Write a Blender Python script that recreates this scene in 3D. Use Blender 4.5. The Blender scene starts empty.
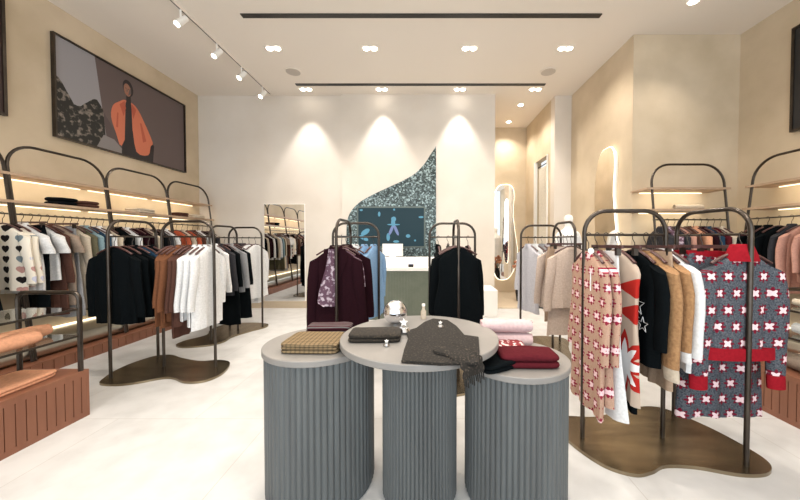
import bpy, math, random
from mathutils import Vector
S = bpy.context.scene
COL = S.collection
PI = math.pi
# ------------------------------------------------------------------ camera
cam_d = bpy.data.cameras.new('camera')
cam = bpy.data.objects.new('camera', cam_d); COL.objects.link(cam)
F = 310.0
cam_d.sensor_width = 36; cam_d.lens = F / 800 * 36
cam_d.clip_start = 0.05
cam.location = (0, 0, 1.4)
PITCH = math.radians(1.2)
cam.rotation_euler = (PI / 2 - PITCH, 0, 0)
cam_d.shift_x = -25 / 800
cam_d.shift_y = -(10 - F * math.tan(PITCH)) / 800
S.camera = cam
# ------------------------------------------------------------------ world, exposure
w = bpy.data.worlds.new('world'); S.world = w; w.use_nodes = True
w.node_tree.nodes['Background'].inputs[0].default_value = (0.88, 0.95, 1.0, 1)
w.node_tree.nodes['Background'].inputs[1].default_value = 0.9
S.view_settings.view_transform = 'Standard'; S.view_settings.look = 'None'
S.view_settings.gamma = 1; S.view_settings.use_curve_mapping = False
S.view_settings.exposure = 0.42
WARM = (1.0, 0.91, 0.80)
H = 4.34
def area(loc, sx, sy, power, color, rot=(0, 0, 0)):
    d = bpy.data.lights.new('area_light', 'AREA'); d.shape = 'RECTANGLE'; d.size = sx; d.size_y = sy
    d.energy = power; d.color = color
    o = bpy.data.objects.new('area_light', d); o.location = loc; o.rotation_euler = rot; COL.objects.link(o); return o
def spot(loc, power, ang=95, blend=0.6, color=WARM, rot=(0, 0, 0), r=0.05):
    d = bpy.data.lights.new('spot_light', 'SPOT'); d.energy = power; d.color = color
    d.spot_size = math.radians(ang); d.spot_blend = blend; d.shadow_soft_size = r
    o = bpy.data.objects.new('spot_light', d); o.location = loc; o.rotation_euler = rot; COL.objects.link(o); return o
# daylight entering through the open shop front behind the camera
area((0, -2.4, 2.1), 8.4, 3.8, 150, (0.86, 0.94, 1.0), (PI / 2, 0, 0))
DX = (-2.32, -0.84, 0.68, 2.15)
for yy in (0.6, 2.6, 4.81):
    for xx in DX: spot((xx, yy, H - 0.03), 110, 140, 0.9)
for xx in DX: spot((xx, 6.06, H - 0.04), 95, 66, 0.5, (1, 0.94, 0.87))
for yy in (6.8, 7.76): spot((2.08, yy, H - 0.04), 75, 130, 0.8, (1, 0.93, 0.83))
spot((3.3, 3.87, H - 0.03), 50, 100, 0.7)

# ------------------------------------------------------------------ helpers
class MB:
    def __init__(s): s.v = []; s.f = []; s.m = []; s.mi = 0
    def add(s, vs, fs):
        o = len(s.v); s.v += [tuple(p) for p in vs]
        for f in fs: s.f.append(tuple(i + o for i in f)); s.m.append(s.mi)
        return s
    def box(s, x0, x1, y0, y1, z0, z1):
        v = [(x, y, z) for z in (z0, z1) for y in (y0, y1) for x in (x0, x1)]
        return s.add(v, [(0, 2, 3, 1), (4, 5, 7, 6), (0, 1, 5, 4), (2, 6, 7, 3), (0, 4, 6, 2), (1, 3, 7, 5)])
    def loft(s, rings, cap=True, closed=True):
        n = len(rings[0]); v = [p for r in rings for p in r]; f = []
        for i in range(len(rings) - 1):
            for j in range(n if closed else n - 1):
                k = (j + 1) % n
                f.append((i * n + j, i * n + k, (i + 1) * n + k, (i + 1) * n + j))
        if cap: f.append(tuple(range(n - 1, -1, -1))); f.append(tuple((len(rings) - 1) * n + j for j in range(n)))
        return s.add(v, f)
    def tube(s, path, r, n=8, cap=True, sq=1.0):
        P = [Vector(p) for p in path]; R = r if isinstance(r, (list, tuple)) else [r] * len(P)
        rings = []; up = None
        for i, p in enumerate(P):
            t = (P[min(i + 1, len(P) - 1)] - P[max(i - 1, 0)]).normalized()
            if up is None:
                up = Vector((0, 0, 1)) if abs(t.z) < .9 else Vector((1, 0, 0))
            a = t.cross(up)
            if a.length < 1e-4: a = t.orthogonal()
            a.normalize(); b = a.cross(t).normalized(); up = b
            rings.append([p + (a * math.cos(q) + b * math.sin(q) * sq) * R[i] for q in [2 * PI * k / n for k in range(n)]])
        return s.loft(rings, cap)
    def lathe(s, prof, c=(0, 0, 0), n=32, flute=0, fa=0.0):
        rings = []
        for r, z in prof:
            rings.append([(c[0] + (r - (fa if (flute and k % 4 == 0) else 0)) * math.cos(2 * PI * k / n),
                           c[1] + (r - (fa if (flute and k % 4 == 0) else 0)) * math.sin(2 * PI * k / n), c[2] + z) for k in range(n)])
        return s.loft(rings)
    def prism(s, pts, z0, z1, axis='z'):
        n = len(pts)
        def mk(p, z):
            if axis == 'z': return (p[0], p[1], z)
            if axis == 'y': return (p[0], z, p[1])
            return (z, p[0], p[1])
        return s.add([mk(p, z0) for p in pts] + [mk(p, z1) for p in pts],
                     [tuple(range(n - 1, -1, -1)), tuple(range(n, 2 * n))] + [(i, (i + 1) % n, n + (i + 1) % n, n + i) for i in range(n)])
    def ball(s, c, r, n=16, sx=1, sy=1, sz=1):
        rings = []
        for i in range(1, n):
            a = PI * i / n
            rings.append([(c[0] + r * sx * math.sin(a) * math.cos(2 * PI * k / (2 * n)), c[1] + r * sy * math.sin(a) * math.sin(2 * PI * k / (2 * n)), c[2] - r * sz * math.cos(a)) for k in range(2 * n)])
        return s.loft(rings)
    def mesh(s, name, mats, smooth=True, ang=40):
        me = bpy.data.meshes.new(name); me.from_pydata(s.v, [], s.f)
        if not isinstance(mats, (list, tuple)): mats = [mats]
        for m in mats: me.materials.append(m)
        me.polygons.foreach_set('material_index', s.m)
        import bmesh
        b = bmesh.new(); b.from_mesh(me); bmesh.ops.recalc_face_normals(b, faces=b.faces); b.to_mesh(me); b.free()
        if smooth:
            me.polygons.foreach_set('use_smooth', [True] * len(me.polygons)); me.set_sharp_from_angle(angle=math.radians(ang))
        me.update(); return me
    def build(s, name, mats, parent=None, smooth=True, ang=40):
        return link(name, s.mesh(name, mats, smooth, ang), parent)
def link(name, me, parent=None):
    o = bpy.data.objects.new(name, me); COL.objects.link(o)
    if parent: o.parent = parent
    return o
def tag(o, label, cat, group=None, kind=None):
    o['label'] = label; o['category'] = cat
    if group: o['group'] = group
    if kind: o['kind'] = kind
    return o
def thing(name, label, cat, loc=(0, 0, 0), rz=0, group=None):
    o = bpy.data.objects.new(name, None); COL.objects.link(o); o.empty_display_size = .1
    o.location = loc; o.rotation_euler = (0, 0, rz); return tag(o, label, cat, group)
def bevel(o, wd=.006, seg=2):
    m = o.modifiers.new('bevel', 'BEVEL'); m.width = wd; m.segments = seg; m.limit_method = 'ANGLE'; return o
def smooth_closed(pts, k=6):
    out = []; n = len(pts)
    for i in range(n):
        p0, p1, p2, p3 = [pts[(i + d) % n] for d in (-1, 0, 1, 2)]
        for q in range(k):
            t = q / k
            out.append(tuple(.5 * (2 * p1[c] + (p2[c] - p0[c]) * t + (2 * p0[c] - 5 * p1[c] + 4 * p2[c] - p3[c]) * t * t + (3 * p1[c] - p0[c] - 3 * p2[c] + p3[c]) * t ** 3) for c in (0, 1)))
    return out
def smooth_open(pts, k=5):
    out = []; n = len(pts)
    for i in range(n - 1):
        p0, p1, p2, p3 = pts[max(i - 1, 0)], pts[i], pts[i + 1], pts[min(i + 2, n - 1)]
        for q in range(k):
            t = q / k
            out.append(tuple(.5 * (2 * p1[c] + (p2[c] - p0[c]) * t + (2 * p0[c] - 5 * p1[c] + 4 * p2[c] - p3[c]) * t * t + (3 * p1[c] - p0[c] - 3 * p2[c] + p3[c]) * t ** 3) for c in range(len(p1))))
    return out + [tuple(pts[-1])]

# ------------------------------------------------------------------ materials
def base(name, rgb, rough=.6, metal=0, spec=None, trans=0, emis=None, es=0):
    m = bpy.data.materials.new(name); m.use_nodes = True
    b = m.node_tree.nodes['Principled BSDF']
    b.inputs['Base Color'].default_value = (*rgb, 1); b.inputs['Roughness'].default_value = rough; b.inputs['Metallic'].default_value = metal
    if spec is not None: b.inputs['Specular IOR Level'].default_value = spec
    if trans: b.inputs['Transmission Weight'].default_value = trans
    if emis: b.inputs['Emission Color'].default_value = (*emis, 1); b.inputs['Emission Strength'].default_value = es
    return m
def N(m, t, **kw):
    n = m.node_tree.nodes.new(t)
    for k, v in kw.items(): setattr(n, k, v)
    return n
def L(m, a, b): m.node_tree.links.new(a, b)
def val(m, x):
    return x
def MA(m, op, a, b=None, c=None):
    n = N(m, 'ShaderNodeMath', operation=op)
    for i, x in enumerate((a, b, c)):
        if x is None: continue
        if isinstance(x, (int, float)): n.inputs[i].default_value = x
        else: L(m, x, n.inputs[i])
    return n.outputs[0]
def MIX(m, fac, a, b):
    n = N(m, 'ShaderNodeMix', data_type='RGBA')
    if isinstance(fac, (int, float)): n.inputs[0].default_value = fac
    else: L(m, fac, n.inputs[0])
    for i, x in ((6, a), (7, b)):
        if isinstance(x, tuple): n.inputs[i].default_value = (*x, 1)
        else: L(m, x, n.inputs[i])
    return n.outputs[2]
def noisy(name, c1, c2, scale, rough=.7, metal=0, bump=0.0, stretch=None, detail=4, lo=.3, hi=.7, spec=None, coord='Object', bscale=None):
    m = base(name, c1, rough, metal, spec); b = m.node_tree.nodes['Principled BSDF']
    tc = N(m, 'ShaderNodeTexCoord'); src = tc.outputs[coord]
    if stretch:
        mp = N(m, 'ShaderNodeMapping'); mp.inputs['Scale'].default_value = stretch; L(m, src, mp.inputs[0]); src = mp.outputs[0]
    nz = N(m, 'ShaderNodeTexNoise'); nz.inputs['Scale'].default_value = scale; nz.inputs['Detail'].default_value = detail; L(m, src, nz.inputs['Vector'])
    r = N(m, 'ShaderNodeMapRange'); r.inputs[1].default_value = lo; r.inputs[2].default_value = hi; L(m, nz.outputs[0], r.inputs[0])
    L(m, MIX(m, r.outputs[0], c1, c2), b.inputs['Base Color'])
    if bump:
        bp = N(m, 'ShaderNodeBump'); bp.inputs['Strength'].default_value = bump; bp.inputs['Distance'].default_value = .01
        if bscale:
            n2 = N(m, 'ShaderNodeTexNoise'); n2.inputs['Scale'].default_value = bscale; L(m, src, n2.inputs['Vector']); L(m, n2.outputs[0], bp.inputs['Height'])
        else: L(m, nz.outputs[0], bp.inputs['Height'])
        L(m, bp.outputs[0], b.inputs['Normal'])
    return m
def cloth(name, rgb, var=.82, sheen=0.0, scale=60):
    c2 = tuple(x * var for x in rgb)
    m = noisy(name, rgb, c2, scale, .92, bump=.25, spec=.06)
    if sheen: m.node_tree.nodes['Principled BSDF'].inputs['Sheen Weight'].default_value = sheen
    return m
M = {}
M['wall'] = noisy('beige_plaster', (.64, .53, .39), (.52, .42, .29), 1.8, .8, bump=.15, detail=8, bscale=9)
M['wall_lit'] = noisy('plaster_lit', (.74, .68, .61), (.67, .60, .52), 1.1, .75, bump=.12, detail=8, bscale=8)  # same plaster, paler: brighter light on back wall and column put into the colour
M['ceiling'] = base('ceiling_paint', (.81, .745, .67), .9)
M['bronze'] = noisy('bronze_metal', (.085, .07, .058), (.05, .04, .033), 6, .3, .85)
M['bronze_plate'] = noisy('brushed_bronze', (.36, .29, .195), (.2, .155, .10), 2.5, .27, .95, stretch=(1, 4, 1))
M['wood'] = noisy('terracotta_wood', (.23, .092, .05), (.18, .068, .036), 8, .5, stretch=(1, 1, .2), bump=.05)
M['shelf'] = noisy('shelf_wood', (.46, .33, .23), (.38, .26, .17), 10, .45)
M['silver'] = base('silver_metal', (.55, .52, .44), .28, .9)
M['chrome'] = base('chrome', (.82, .82, .84), .12, 1)
M['black_metal'] = base('black_metal', (.012, .01, .01), .4)
M['white_paint'] = base('white_paint', (.85, .83, .79), .5)
M['mirror'] = base('mirror_glass', (.92, .92, .92), .01, 1)
M['lamp'] = base('lamp_lens', (1, 1, 1), .5, emis=(1, .93, .82), es=14)
M['led'] = base('warm_led', (1, .9, .7), .5, emis=(1, .86, .62), es=1.5)
M['led_soft'] = base('soft_led', (1, .9, .7), .5, emis=(1, .92, .76), es=1.5)
M['glass'] = base('clear_glass', (.9, .95, .93), .02, trans=1)
M['grille'] = base('speaker_grille', (.52, .47, .42), .9)
M['table'] = noisy('taupe_laminate', (.24, .225, .21), (.19, .18, .17), 5, .38)
M['flute'] = noisy('grey_fluted_wood', (.098, .108, .11), (.07, .076, .078), 14, .5, stretch=(1, 1, .1), bump=.05)
M['green'] = noisy('grey_green_cabinet', (.15, .17, .13), (.12, .14, .105), 6, .5)
M['hanger_wood'] = noisy('dark_hanger_wood', (.09, .035, .03), (.05, .02, .02), 20, .4)
M['carpet'] = noisy('beige_carpet', (.56, .46, .34), (.50, .41, .30), 90, .95, bump=.1)
M['curtain'] = cloth('cream_curtain', (.78, .72, .62))
# floor
m = noisy('white_terrazzo', (.58, .572, .56), (.48, .472, .46), 5, .42, detail=10, lo=.4, hi=.75); M['floor'] = m
bt = N(m, 'ShaderNodeTexBrick'); tc = N(m, 'ShaderNodeTexCoord'); L(m, tc.outputs['Object'], bt.inputs['Vector'])
bt.offset = .5; bt.inputs['Scale'].default_value = 1; bt.inputs['Brick Width'].default_value = 1.2; bt.inputs['Row Height'].default_value = 1.2
bt.inputs['Mortar Size'].default_value = .0025; bt.inputs['Color1'].default_value = bt.inputs['Color2'].default_value = (1, 1, 1, 1); bt.inputs['Mortar'].default_value = (.78, .75, .72, 1)
b = m.node_tree.nodes['Principled BSDF']; src = b.inputs['Base Color'].links[0].from_socket
mm = N(m, 'ShaderNodeMix', data_type='RGBA', blend_type='MULTIPLY'); mm.inputs[0].default_value = 1; L(m, src, mm.inputs[6]); L(m, bt.outputs[0], mm.inputs[7]); L(m, mm.outputs[2], b.inputs['Base Color'])
# glass mosaic
m = base('glass_mosaic', (.3, .35, .35), .3, .3); M['mosaic'] = m; b = m.node_tree.nodes['Principled BSDF']
tc = N(m, 'ShaderNodeTexCoord'); vo = N(m, 'ShaderNodeTexVoronoi'); vo.inputs['Scale'].default_value = 38; L(m, tc.outputs['Object'], vo.inputs['Vector'])
cr = N(m, 'ShaderNodeValToRGB'); e = cr.color_ramp.elements; e[0].color = (.02, .03, .03, 1); e[1].color = (.36, .45, .45, 1); e[0].position = .1; e[1].position = .95
x = cr.color_ramp.elements.new(.5); x.color = (.07, .095, .09, 1); x = cr.color_ramp.elements.new(.72); x.color = (.14, .19, .19, 1)
sp = N(m, 'ShaderNodeSeparateColor'); L(m, vo.outputs['Color'], sp.inputs[0]); L(m, sp.outputs[0], cr.inputs[0]); L(m, cr.outputs[0], b.inputs['Base Color'])
nb = N(m, 'ShaderNodeBump'); nb.inputs['Strength'].default_value = .9; nb.inputs['Distance'].default_value = .03; L(m, sp.outputs[1], nb.inputs['Height']); L(m, nb.outputs[0], b.inputs['Normal'])
# patterned knits
def cellcoords(m, sx, sz, swap='xz', stagger=True):
    tc = N(m, 'ShaderNodeTexCoord'); s = N(m, 'ShaderNodeSeparateXYZ'); L(m, tc.outputs['Object'], s.inputs[0])
    sn = N(m, 'ShaderNodeSeparateXYZ'); L(m, tc.outputs['Normal'], sn.inputs[0])
    side = MA(m, 'GREATER_THAN', MA(m, 'ABSOLUTE', sn.outputs[0]), .85)
    X = MA(m, 'MULTIPLY', MA(m, 'ADD', s.outputs[0], MA(m, 'MULTIPLY', s.outputs[1], side)), 1 / sx); Z = MA(m, 'MULTIPLY', s.outputs[2 if swap == 'xz' else 1], 1 / sz)
    row = MA(m, 'FLOOR', Z)
    if stagger: X = MA(m, 'ADD', X, MA(m, 'MULTIPLY', MA(m, 'FLOORED_MODULO', row, 2), .5))
    colm = MA(m, 'FLOOR', X)
    a = MA(m, 'SUBTRACT', MA(m, 'SUBTRACT', X, colm), .5); c = MA(m, 'SUBTRACT', MA(m, 'SUBTRACT', Z, row), .5)
    return a, c, colm, row
def starknit(name, bg, bg2, red, white, s, swap='xz', k=8):
    m = base(name, bg, .95, spec=.1); b = m.node_tree.nodes['Principled BSDF']
    a, c, _, _ = cellcoords(m, s, s * .95, swap)
    r = MA(m, 'SQRT', MA(m, 'ADD', MA(m, 'MULTIPLY', a, a), MA(m, 'MULTIPLY', c, c)))
    th = MA(m, 'ARCTAN2', c, a); cs = MA(m, 'COSINE', MA(m, 'MULTIPLY', th, k))
    c4 = MA(m, 'COSINE', MA(m, 'ADD', MA(m, 'MULTIPLY', th, 4), PI))
    fr = MA(m, 'ADD', MA(m, 'MULTIPLY', cs, .075), .32); fw = MA(m, 'ADD', MA(m, 'MULTIPLY', c4, .06), .19)
    isr = MA(m, 'LESS_THAN', r, fr); isw = MA(m, 'LESS_THAN', r, fw)
    nz = N(m, 'ShaderNodeTexNoise'); nz.inputs['Scale'].default_value = 130; tc = N(m, 'ShaderNodeTexCoord'); L(m, tc.outputs['Object'], nz.inputs['Vector'])
    g = MA(m, 'MULTIPLY', MA(m, 'SUBTRACT', nz.outputs[0], .35), 3.0)
    g.node.use_clamp = True
    L(m, MIX(m, isw, MIX(m, isr, MIX(m, g, bg, bg2), red), white), b.inputs['Base Color'])
    return m
M['star_grey'] = starknit('grey_star_knit', (.035, .042, .055), (.115, .125, .14), (.15, .008, .022), (.72, .56, .58), .108)
M['star_tan'] = starknit('tan_star_knit', (.40, .25, .18), (.47, .31, .235), (.25, .02, .045), (.76, .55, .57), .10)
m = base('heart_knit', (.74, .68, .58), .95, spec=.1); M['hearts'] = m; b = m.node_tree.nodes['Principled BSDF']
a, c, cc, rr = cellcoords(m, .13, .105, stagger=False)
hx_ = MA(m, 'MULTIPLY', a, 3.6); hz_ = MA(m, 'ADD', MA(m, 'MULTIPLY', c, 3.2), -.05); x2 = MA(m, 'MULTIPLY', hx_, hx_); z2 = MA(m, 'MULTIPLY', hz_, hz_)
q_ = MA(m, 'SUBTRACT', MA(m, 'ADD', x2, z2), 1); q3 = MA(m, 'MULTIPLY', MA(m, 'MULTIPLY', q_, q_), q_)
isd = MA(m, 'LESS_THAN', MA(m, 'SUBTRACT', q3, MA(m, 'MULTIPLY', x2, MA(m, 'MULTIPLY', z2, hz_))), 0)
cv = N(m, 'ShaderNodeCombineXYZ'); L(m, cc, cv.inputs[0]); L(m, rr, cv.inputs[1])
wn = N(m, 'ShaderNodeTexWhiteNoise'); L(m, cv.outputs[0], wn.inputs[0]); cr = N(m, 'ShaderNodeValToRGB'); cr.color_ramp.interpolation = 'CONSTANT'
cr.color_ramp.elements[0].color = (.015, .012, .012, 1); cr.color_ramp.elements[1].position = .4; cr.color_ramp.elements[1].color = (.45, .25, .22, 1)
x = cr.color_ramp.elements.new(.62); x.color = (.18, .22, .24, 1); x = cr.color_ramp.elements.new(.8); x.color = (.5, .5, .6, 1)
L(m, wn.outputs[0], cr.inputs[0]); L(m, MIX(m, isd, (.74, .68, .58), cr.outputs[0]), b.inputs['Base Color'])
m = base('large_star_knit', (.44, .35, .28), .95, spec=.1); M['bigstar'] = m; b = m.node_tree.nodes['Principled BSDF']
tc = N(m, 'ShaderNodeTexCoord'); sp = N(m, 'ShaderNodeSeparateXYZ'); L(m, tc.outputs['Object'], sp.inputs[0])
ax = MA(m, 'ADD', sp.outputs[0], .13); az = MA(m, 'ADD', sp.outputs[2], .83)
r_ = MA(m, 'SQRT', MA(m, 'ADD', MA(m, 'MULTIPLY', ax, ax), MA(m, 'MULTIPLY', az, az))); cs_ = MA(m, 'SUBTRACT', 1, MA(m, 'MULTIPLY', MA(m, 'ARCCOSINE', MA(m, 'COSINE', MA(m, 'MULTIPLY', MA(m, 'ARCTAN2', az, ax), 8))), 2 / PI))
isr = MA(m, 'LESS_THAN', r_, MA(m, 'ADD', MA(m, 'MULTIPLY', cs_, .055), .165)); isw = MA(m, 'LESS_THAN', r_, MA(m, 'ADD', MA(m, 'MULTIPLY', cs_, .045), .115))
tri = None
for zc in (-.34, -.50):
    q_ = MA(m, 'LESS_THAN', MA(m, 'ABSOLUTE', MA(m, 'ADD', sp.outputs[2], -zc)), MA(m, 'MULTIPLY', MA(m, 'SUBTRACT', -.05, sp.outputs[0]), .36)); tri = q_ if tri is None else MA(m, 'MAXIMUM', tri, q_)
L(m, MIX(m, isw, MIX(m, MA(m, 'MAXIMUM', isr, tri), (.44, .35, .28), (.36, .02, .015)), (.72, .72, .72)), b.inputs['Base Color'])
def plaid(name, c1, c2, c3, s, sw=1):
    m = base(name, c1, .95, spec=.1); b = m.node_tree.nodes['Principled BSDF']
    tc = N(m, 'ShaderNodeTexCoord'); sp = N(m, 'ShaderNodeSeparateXYZ'); L(m, tc.outputs['Object'], sp.inputs[0])
    u = MA(m, 'GREATER_THAN', MA(m, 'SINE', MA(m, 'MULTIPLY', sp.outputs[0], 2 * PI / s)), .3)
    v = MA(m, 'GREATER_THAN', MA(m, 'SINE', MA(m, 'MULTIPLY', MA(m, 'ADD', sp.outputs[1], sp.outputs[2]), 2 * PI / s)), .3)
    L(m, MIX(m, MA(m, 'MULTIPLY', v, .6), MIX(m, MA(m, 'MULTIPLY', u, .7), c1, c2), c3), b.inputs['Base Color']); return m
M['plaid'] = plaid('tan_plaid', (.24, .17, .095), (.11, .085, .05), (.05, .032, .02), .024)
M['knit_stripe'] = plaid('grey_burgundy_knit', (.05, .012, .018), (.05, .012, .018), (.15, .17, .165), .03)
M['tweed'] = noisy('brown_tweed', (.008, .006, .004), (.11, .085, .065), 110, .95, detail=2, lo=.56, hi=.8)
M['tweed2'] = noisy('dark_tweed', (.013, .010, .007), (.065, .048, .032), 120, .95, detail=2, lo=.5, hi=.75)
M['paisley'] = noisy('plum_print', (.10, .045, .075), (.5, .42, .48), 28, .7, detail=3, lo=.52, hi=.62)
M['fuzzy'] = noisy('camel_boucle', (.36, .20, .09), (.25, .13, .055), 60, .95, bump=.7)
CL = dict(black=(.003, .0045, .0055), navy=(.02, .05, .09), white=(.72, .72, .72), cream=(.55, .47, .37), taupe=(.30, .23, .18),
          charcoal=(.035, .035, .04), grey=(.28, .28, .29), brown=(.17, .07, .035), camel=(.40, .21, .10), darkbrown=(.085, .04, .03),
          burgundy=(.018, .005, .008), blue=(.22, .36, .55), steel=(.22, .32, .36), pink=(.50, .27, .21), blush=(.54, .43, .36), red=(.27, .01, .018),
          lilac=(.55, .54, .58), rust=(.45, .10, .05), olive=(.12, .11, .07), peach=(.66, .33, .20), rose=(.60, .44, .44), wine=(.085, .011, .016), oat=(.44, .35, .28), sand=(.38, .27, .19))
for k, v in CL.items(): M[k] = cloth(k + '_cloth', v, sheen=0)

# ------------------------------------------------------------------ the room
def struct(name, mb, mat, smooth=False):
    o = mb.build(name, mat, None, smooth); o['kind'] = 'structure'; return o
XL, XR, YB, YA, XP, XC, YC = -4.63, 4.52, 6.38, 4.5, 2.99, 2.65, 8.18
YF = -2.5
struct('floor', MB().box(XL - .2, XR + .2, YF, YC + .2, -.1, 0), M['floor'])
struct('floor_corridor', MB().box(1.42, XC, 6.3, YC, 0, .02), M['carpet'])
struct('ceiling', MB().box(XL - .2, XR + .2, YF, YC + .2, H, H + .1), M['ceiling'])
struct('wall_left', MB().box(XL - .2, XL, YF, YB + .2, 0, H), M['wall'])
struct('wall_right', MB().box(XR, XR + .2, YF, YA, 0, H), M['wall'])
struct('wall_back', MB().box(XL, -1.69, YB, YB + .2, 0, H), M['wall_lit'])
struct('wall_back_panel', MB().box(-1.69, 1.42, YB - .06, YB + .2, 0, H), M['wall_lit'])
struct('wall_corridor_left', MB().box(1.22, 1.42, YB + .2, YC, 0, H), M['wall'])
struct('wall_corridor_end', MB().box(1.22, XC + .2, YC, YC + .2, 0, H), M['wall'])
struct('wall_alcove', MB().box(XP, XR + .2, YA, YA + .2, 0, H), M['wall'])
struct('wall_alcove_side', MB().box(XP, XP + .2, YA + .2, YB, 0, H), M['wall'])
struct('wall_column', MB().box(XC, XP + .2, YB, YB + .2, 0, H), M['wall_lit'])
o = struct('wall_corridor_right', MB().box(XC, XC + .15, YB + .2, YB + .35, 0, H).box(XC, XC + .15, 7.5, YC, 0, H).box(XC, XC + .15, YB + .35, 7.5, 3.25, H), M['wall'])
struct('wall_fitting_room', MB().box(XC + 1.0, XC + 1.1, YB + .2, 7.7, 0, H), M['wall'])
struct('trim_fitting_room', MB().box(XC - .02, XC + .05, 6.7, 6.75, .02, 3.25).box(XC - .02, XC + .05, 7.48, 7.53, .02, 3.25), M['white_paint'])
struct('baseboard_back', MB().box(XL, -1.7, YB - .03, YB, 0, .14), M['carpet'])
for n_, y_, a_, b_ in ((1, 4.12, -2.4, 2.3), (2, 5.92, -2.44, 2.27)):
    o = tag(MB().box(a_, b_, y_ - .035, y_ + .035, H - .012, H).build('ceiling_slot', M['black_metal'], None, False),
            'long black linear slot in the ceiling, ' + ('nearer the camera' if n_ == 1 else 'the one close to the back wall'), 'ceiling slot', 'black ceiling slots')
def wordx(i): return ('leftmost', 'second from left', 'third from left', 'rightmost')[i]
for row, (y_, rn) in enumerate(((2.6, 'nearest row'), (4.81, 'middle row'), (6.1, 'row by the back wall'))):
    for i, x_ in enumerate(DX):
        t = thing('recessed_downlight', f'twin recessed ceiling downlight, {wordx(i)} in the {rn}', 'ceiling light', (x_, y_, H), 0, 'twin recessed downlights')
        MB().box(-.13, .13, -.065, .065, -.008, 0).build('bezel', M['ceiling'], t, False)
        for s in (-1, 1): MB().lathe([(.045, -.016), (.045, -.008)], (s * .058, 0, 0), 16).build('lens', M['lamp'], t)
for nm, y_, x_ in (('nearer of the two in the passage', 6.8, 2.08), ('farther of the two in the passage', 7.76, 2.08), ('single one over the right alcove', 3.87, 3.3)):
    t = thing('recessed_downlight', f'round recessed ceiling downlight, {nm}', 'ceiling light', (x_, y_, H), 0, 'single recessed downlights')
    MB().lathe([(.075, -.008), (.075, 0)], n=20).build('bezel', M['ceiling'], t)
    MB().lathe([(.05, -.016), (.05, -.008)], n=16).build('lens', M['lamp'], t)
for x_, sd in ((-2.3, 'left'), (2.15, 'right')):
    t = thing('ceiling_speaker', f'round ceiling speaker on the {sd} side between the two black slots', 'speaker', (x_, 5.47, H), 0, 'ceiling speakers')
    MB().lathe([(.135, -.012), (.135, 0)], n=32).build('rim', M['ceiling'], t)
    MB().lathe([(.12, -.015), (.12, -.011)], n=32).build('grille', M['grille'], t)
t = thing('lighting_track', 'slim pale track on the left part of the ceiling', 'lighting track', (-3.09, 0, H))
MB().box(-.018, .018, 1.2, 6.25, -.03, 0).build('rail', M['ceiling'], t, False)
MB().box(-.006, .006, 1.2, 6.25, -.032, -.03).build('groove', M['black_metal'], t, False)
for i, y_ in enumerate((3.98, 4.66, 5.28, 5.95)):
    t = thing('track_spotlight', f'white track spotlight, {("nearest", "second nearest", "third nearest", "farthest")[i]} of the four on the track', 'spotlight', (-3.09, y_, H - .032), 0, 'track spotlights')
    MB().tube([(0, 0, 0), (0, 0, -.1)], .011).build('stem', M['white_paint'], t)
    p0, p1 = Vector((.03, .05, -.07)), Vector((-.02, -.035, -.2))
    MB().tube([p0, p1], [.036, .04], 16).build('lamp_head', M['white_paint'], t)
    MB().tube([p1, p1 + (p1 - p0).normalized() * .006], .033, 16).build('lens', M['lamp'], t)
    spot((-3.15, y_ - .06, H - .27), 32, 80, .6, WARM, (math.radians(-15), math.radians(-38), 0), .04)

# ------------------------------------------------------------------ framed pictures
def poly(mb, pts, x, mi):
    mb.mi = mi; n = len(pts); o = len(mb.v)
    mb.v += [(x, p[0], p[1]) for p in pts]; mb.f.append(tuple(range(o, o + n))); mb.m.append(mi)
t = thing('framed_photograph', 'wide framed photograph of a person in an orange jacket on the left wall', 'picture', (XL, 3.88, 2.69))
fr = MB(); W_, H_ = 2.11, 1.29
fr.box(0, .045, 0, .02, 0, H_).box(0, .045, W_ - .02, W_, 0, H_).box(0, .045, .02, W_ - .02, 0, .02).box(0, .045, .02, W_ - .02, H_ - .02, H_)
fr.build('frame', M['bronze'], t, False)
cols = [base('print_sky', (.30, .29, .31), .5), base('print_wall', (.115, .083, .08), .5), noisy('print_tree', (.012, .012, .01), (.24, .20, .17), 16, .6, lo=.52, hi=.66),
        base('print_jacket', (.60, .17, .09), .5), base('print_skin', (.30, .14, .09), .5), base('print_dark', (.015, .01, .012), .5), base('print_path', (.22, .2, .2), .5), base('print_shade', (.085, .06, .06), .5), base('print_jacket_fold', (.45, .09, .045), .5)]
pb = MB(); pb.mi = 1; pb.box(.005, .02, .02, W_ - .02, .02, H_ - .02)
poly(pb, [(.02, .02), (.66, .02), (.5, H_ - .02), (.02, H_ - .02)], .021, 0)
random.seed(4)
tp = [(.02, .02), (.64, .02), (.62, .3)] + [(.6 - .58 * i / 14, .52 + .13 * math.sin(i * .55 + .3) + .04 * random.random() + .12 * i / 14) for i in range(15)]
poly(pb, tp, .0215, 2); poly(pb, [(.5, .02), (.95, .02), (.75, .2), (.6, .22)], .022, 6); poly(pb, [(.66, .02), (1.0, .02), (.6, .55)], .0218, 7)
hx = .98
def ell(cx, cz, rx, rz, x_, mi, k=20, tl=0): poly(pb, [(cx + rx * math.cos(2 * PI * i / k) * math.cos(tl) - rz * math.sin(2 * PI * i / k) * math.sin(tl), cz + rx * math.cos(2 * PI * i / k) * math.sin(tl) + rz * math.sin(2 * PI * i / k) * math.cos(tl)) for i in range(k)], x_, mi)
poly(pb, [(hx - .12, .02), (hx + .42, .02), (hx + .45, .3), (hx + .1, .7), (hx - .1, .5)], .0222, 5)
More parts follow.
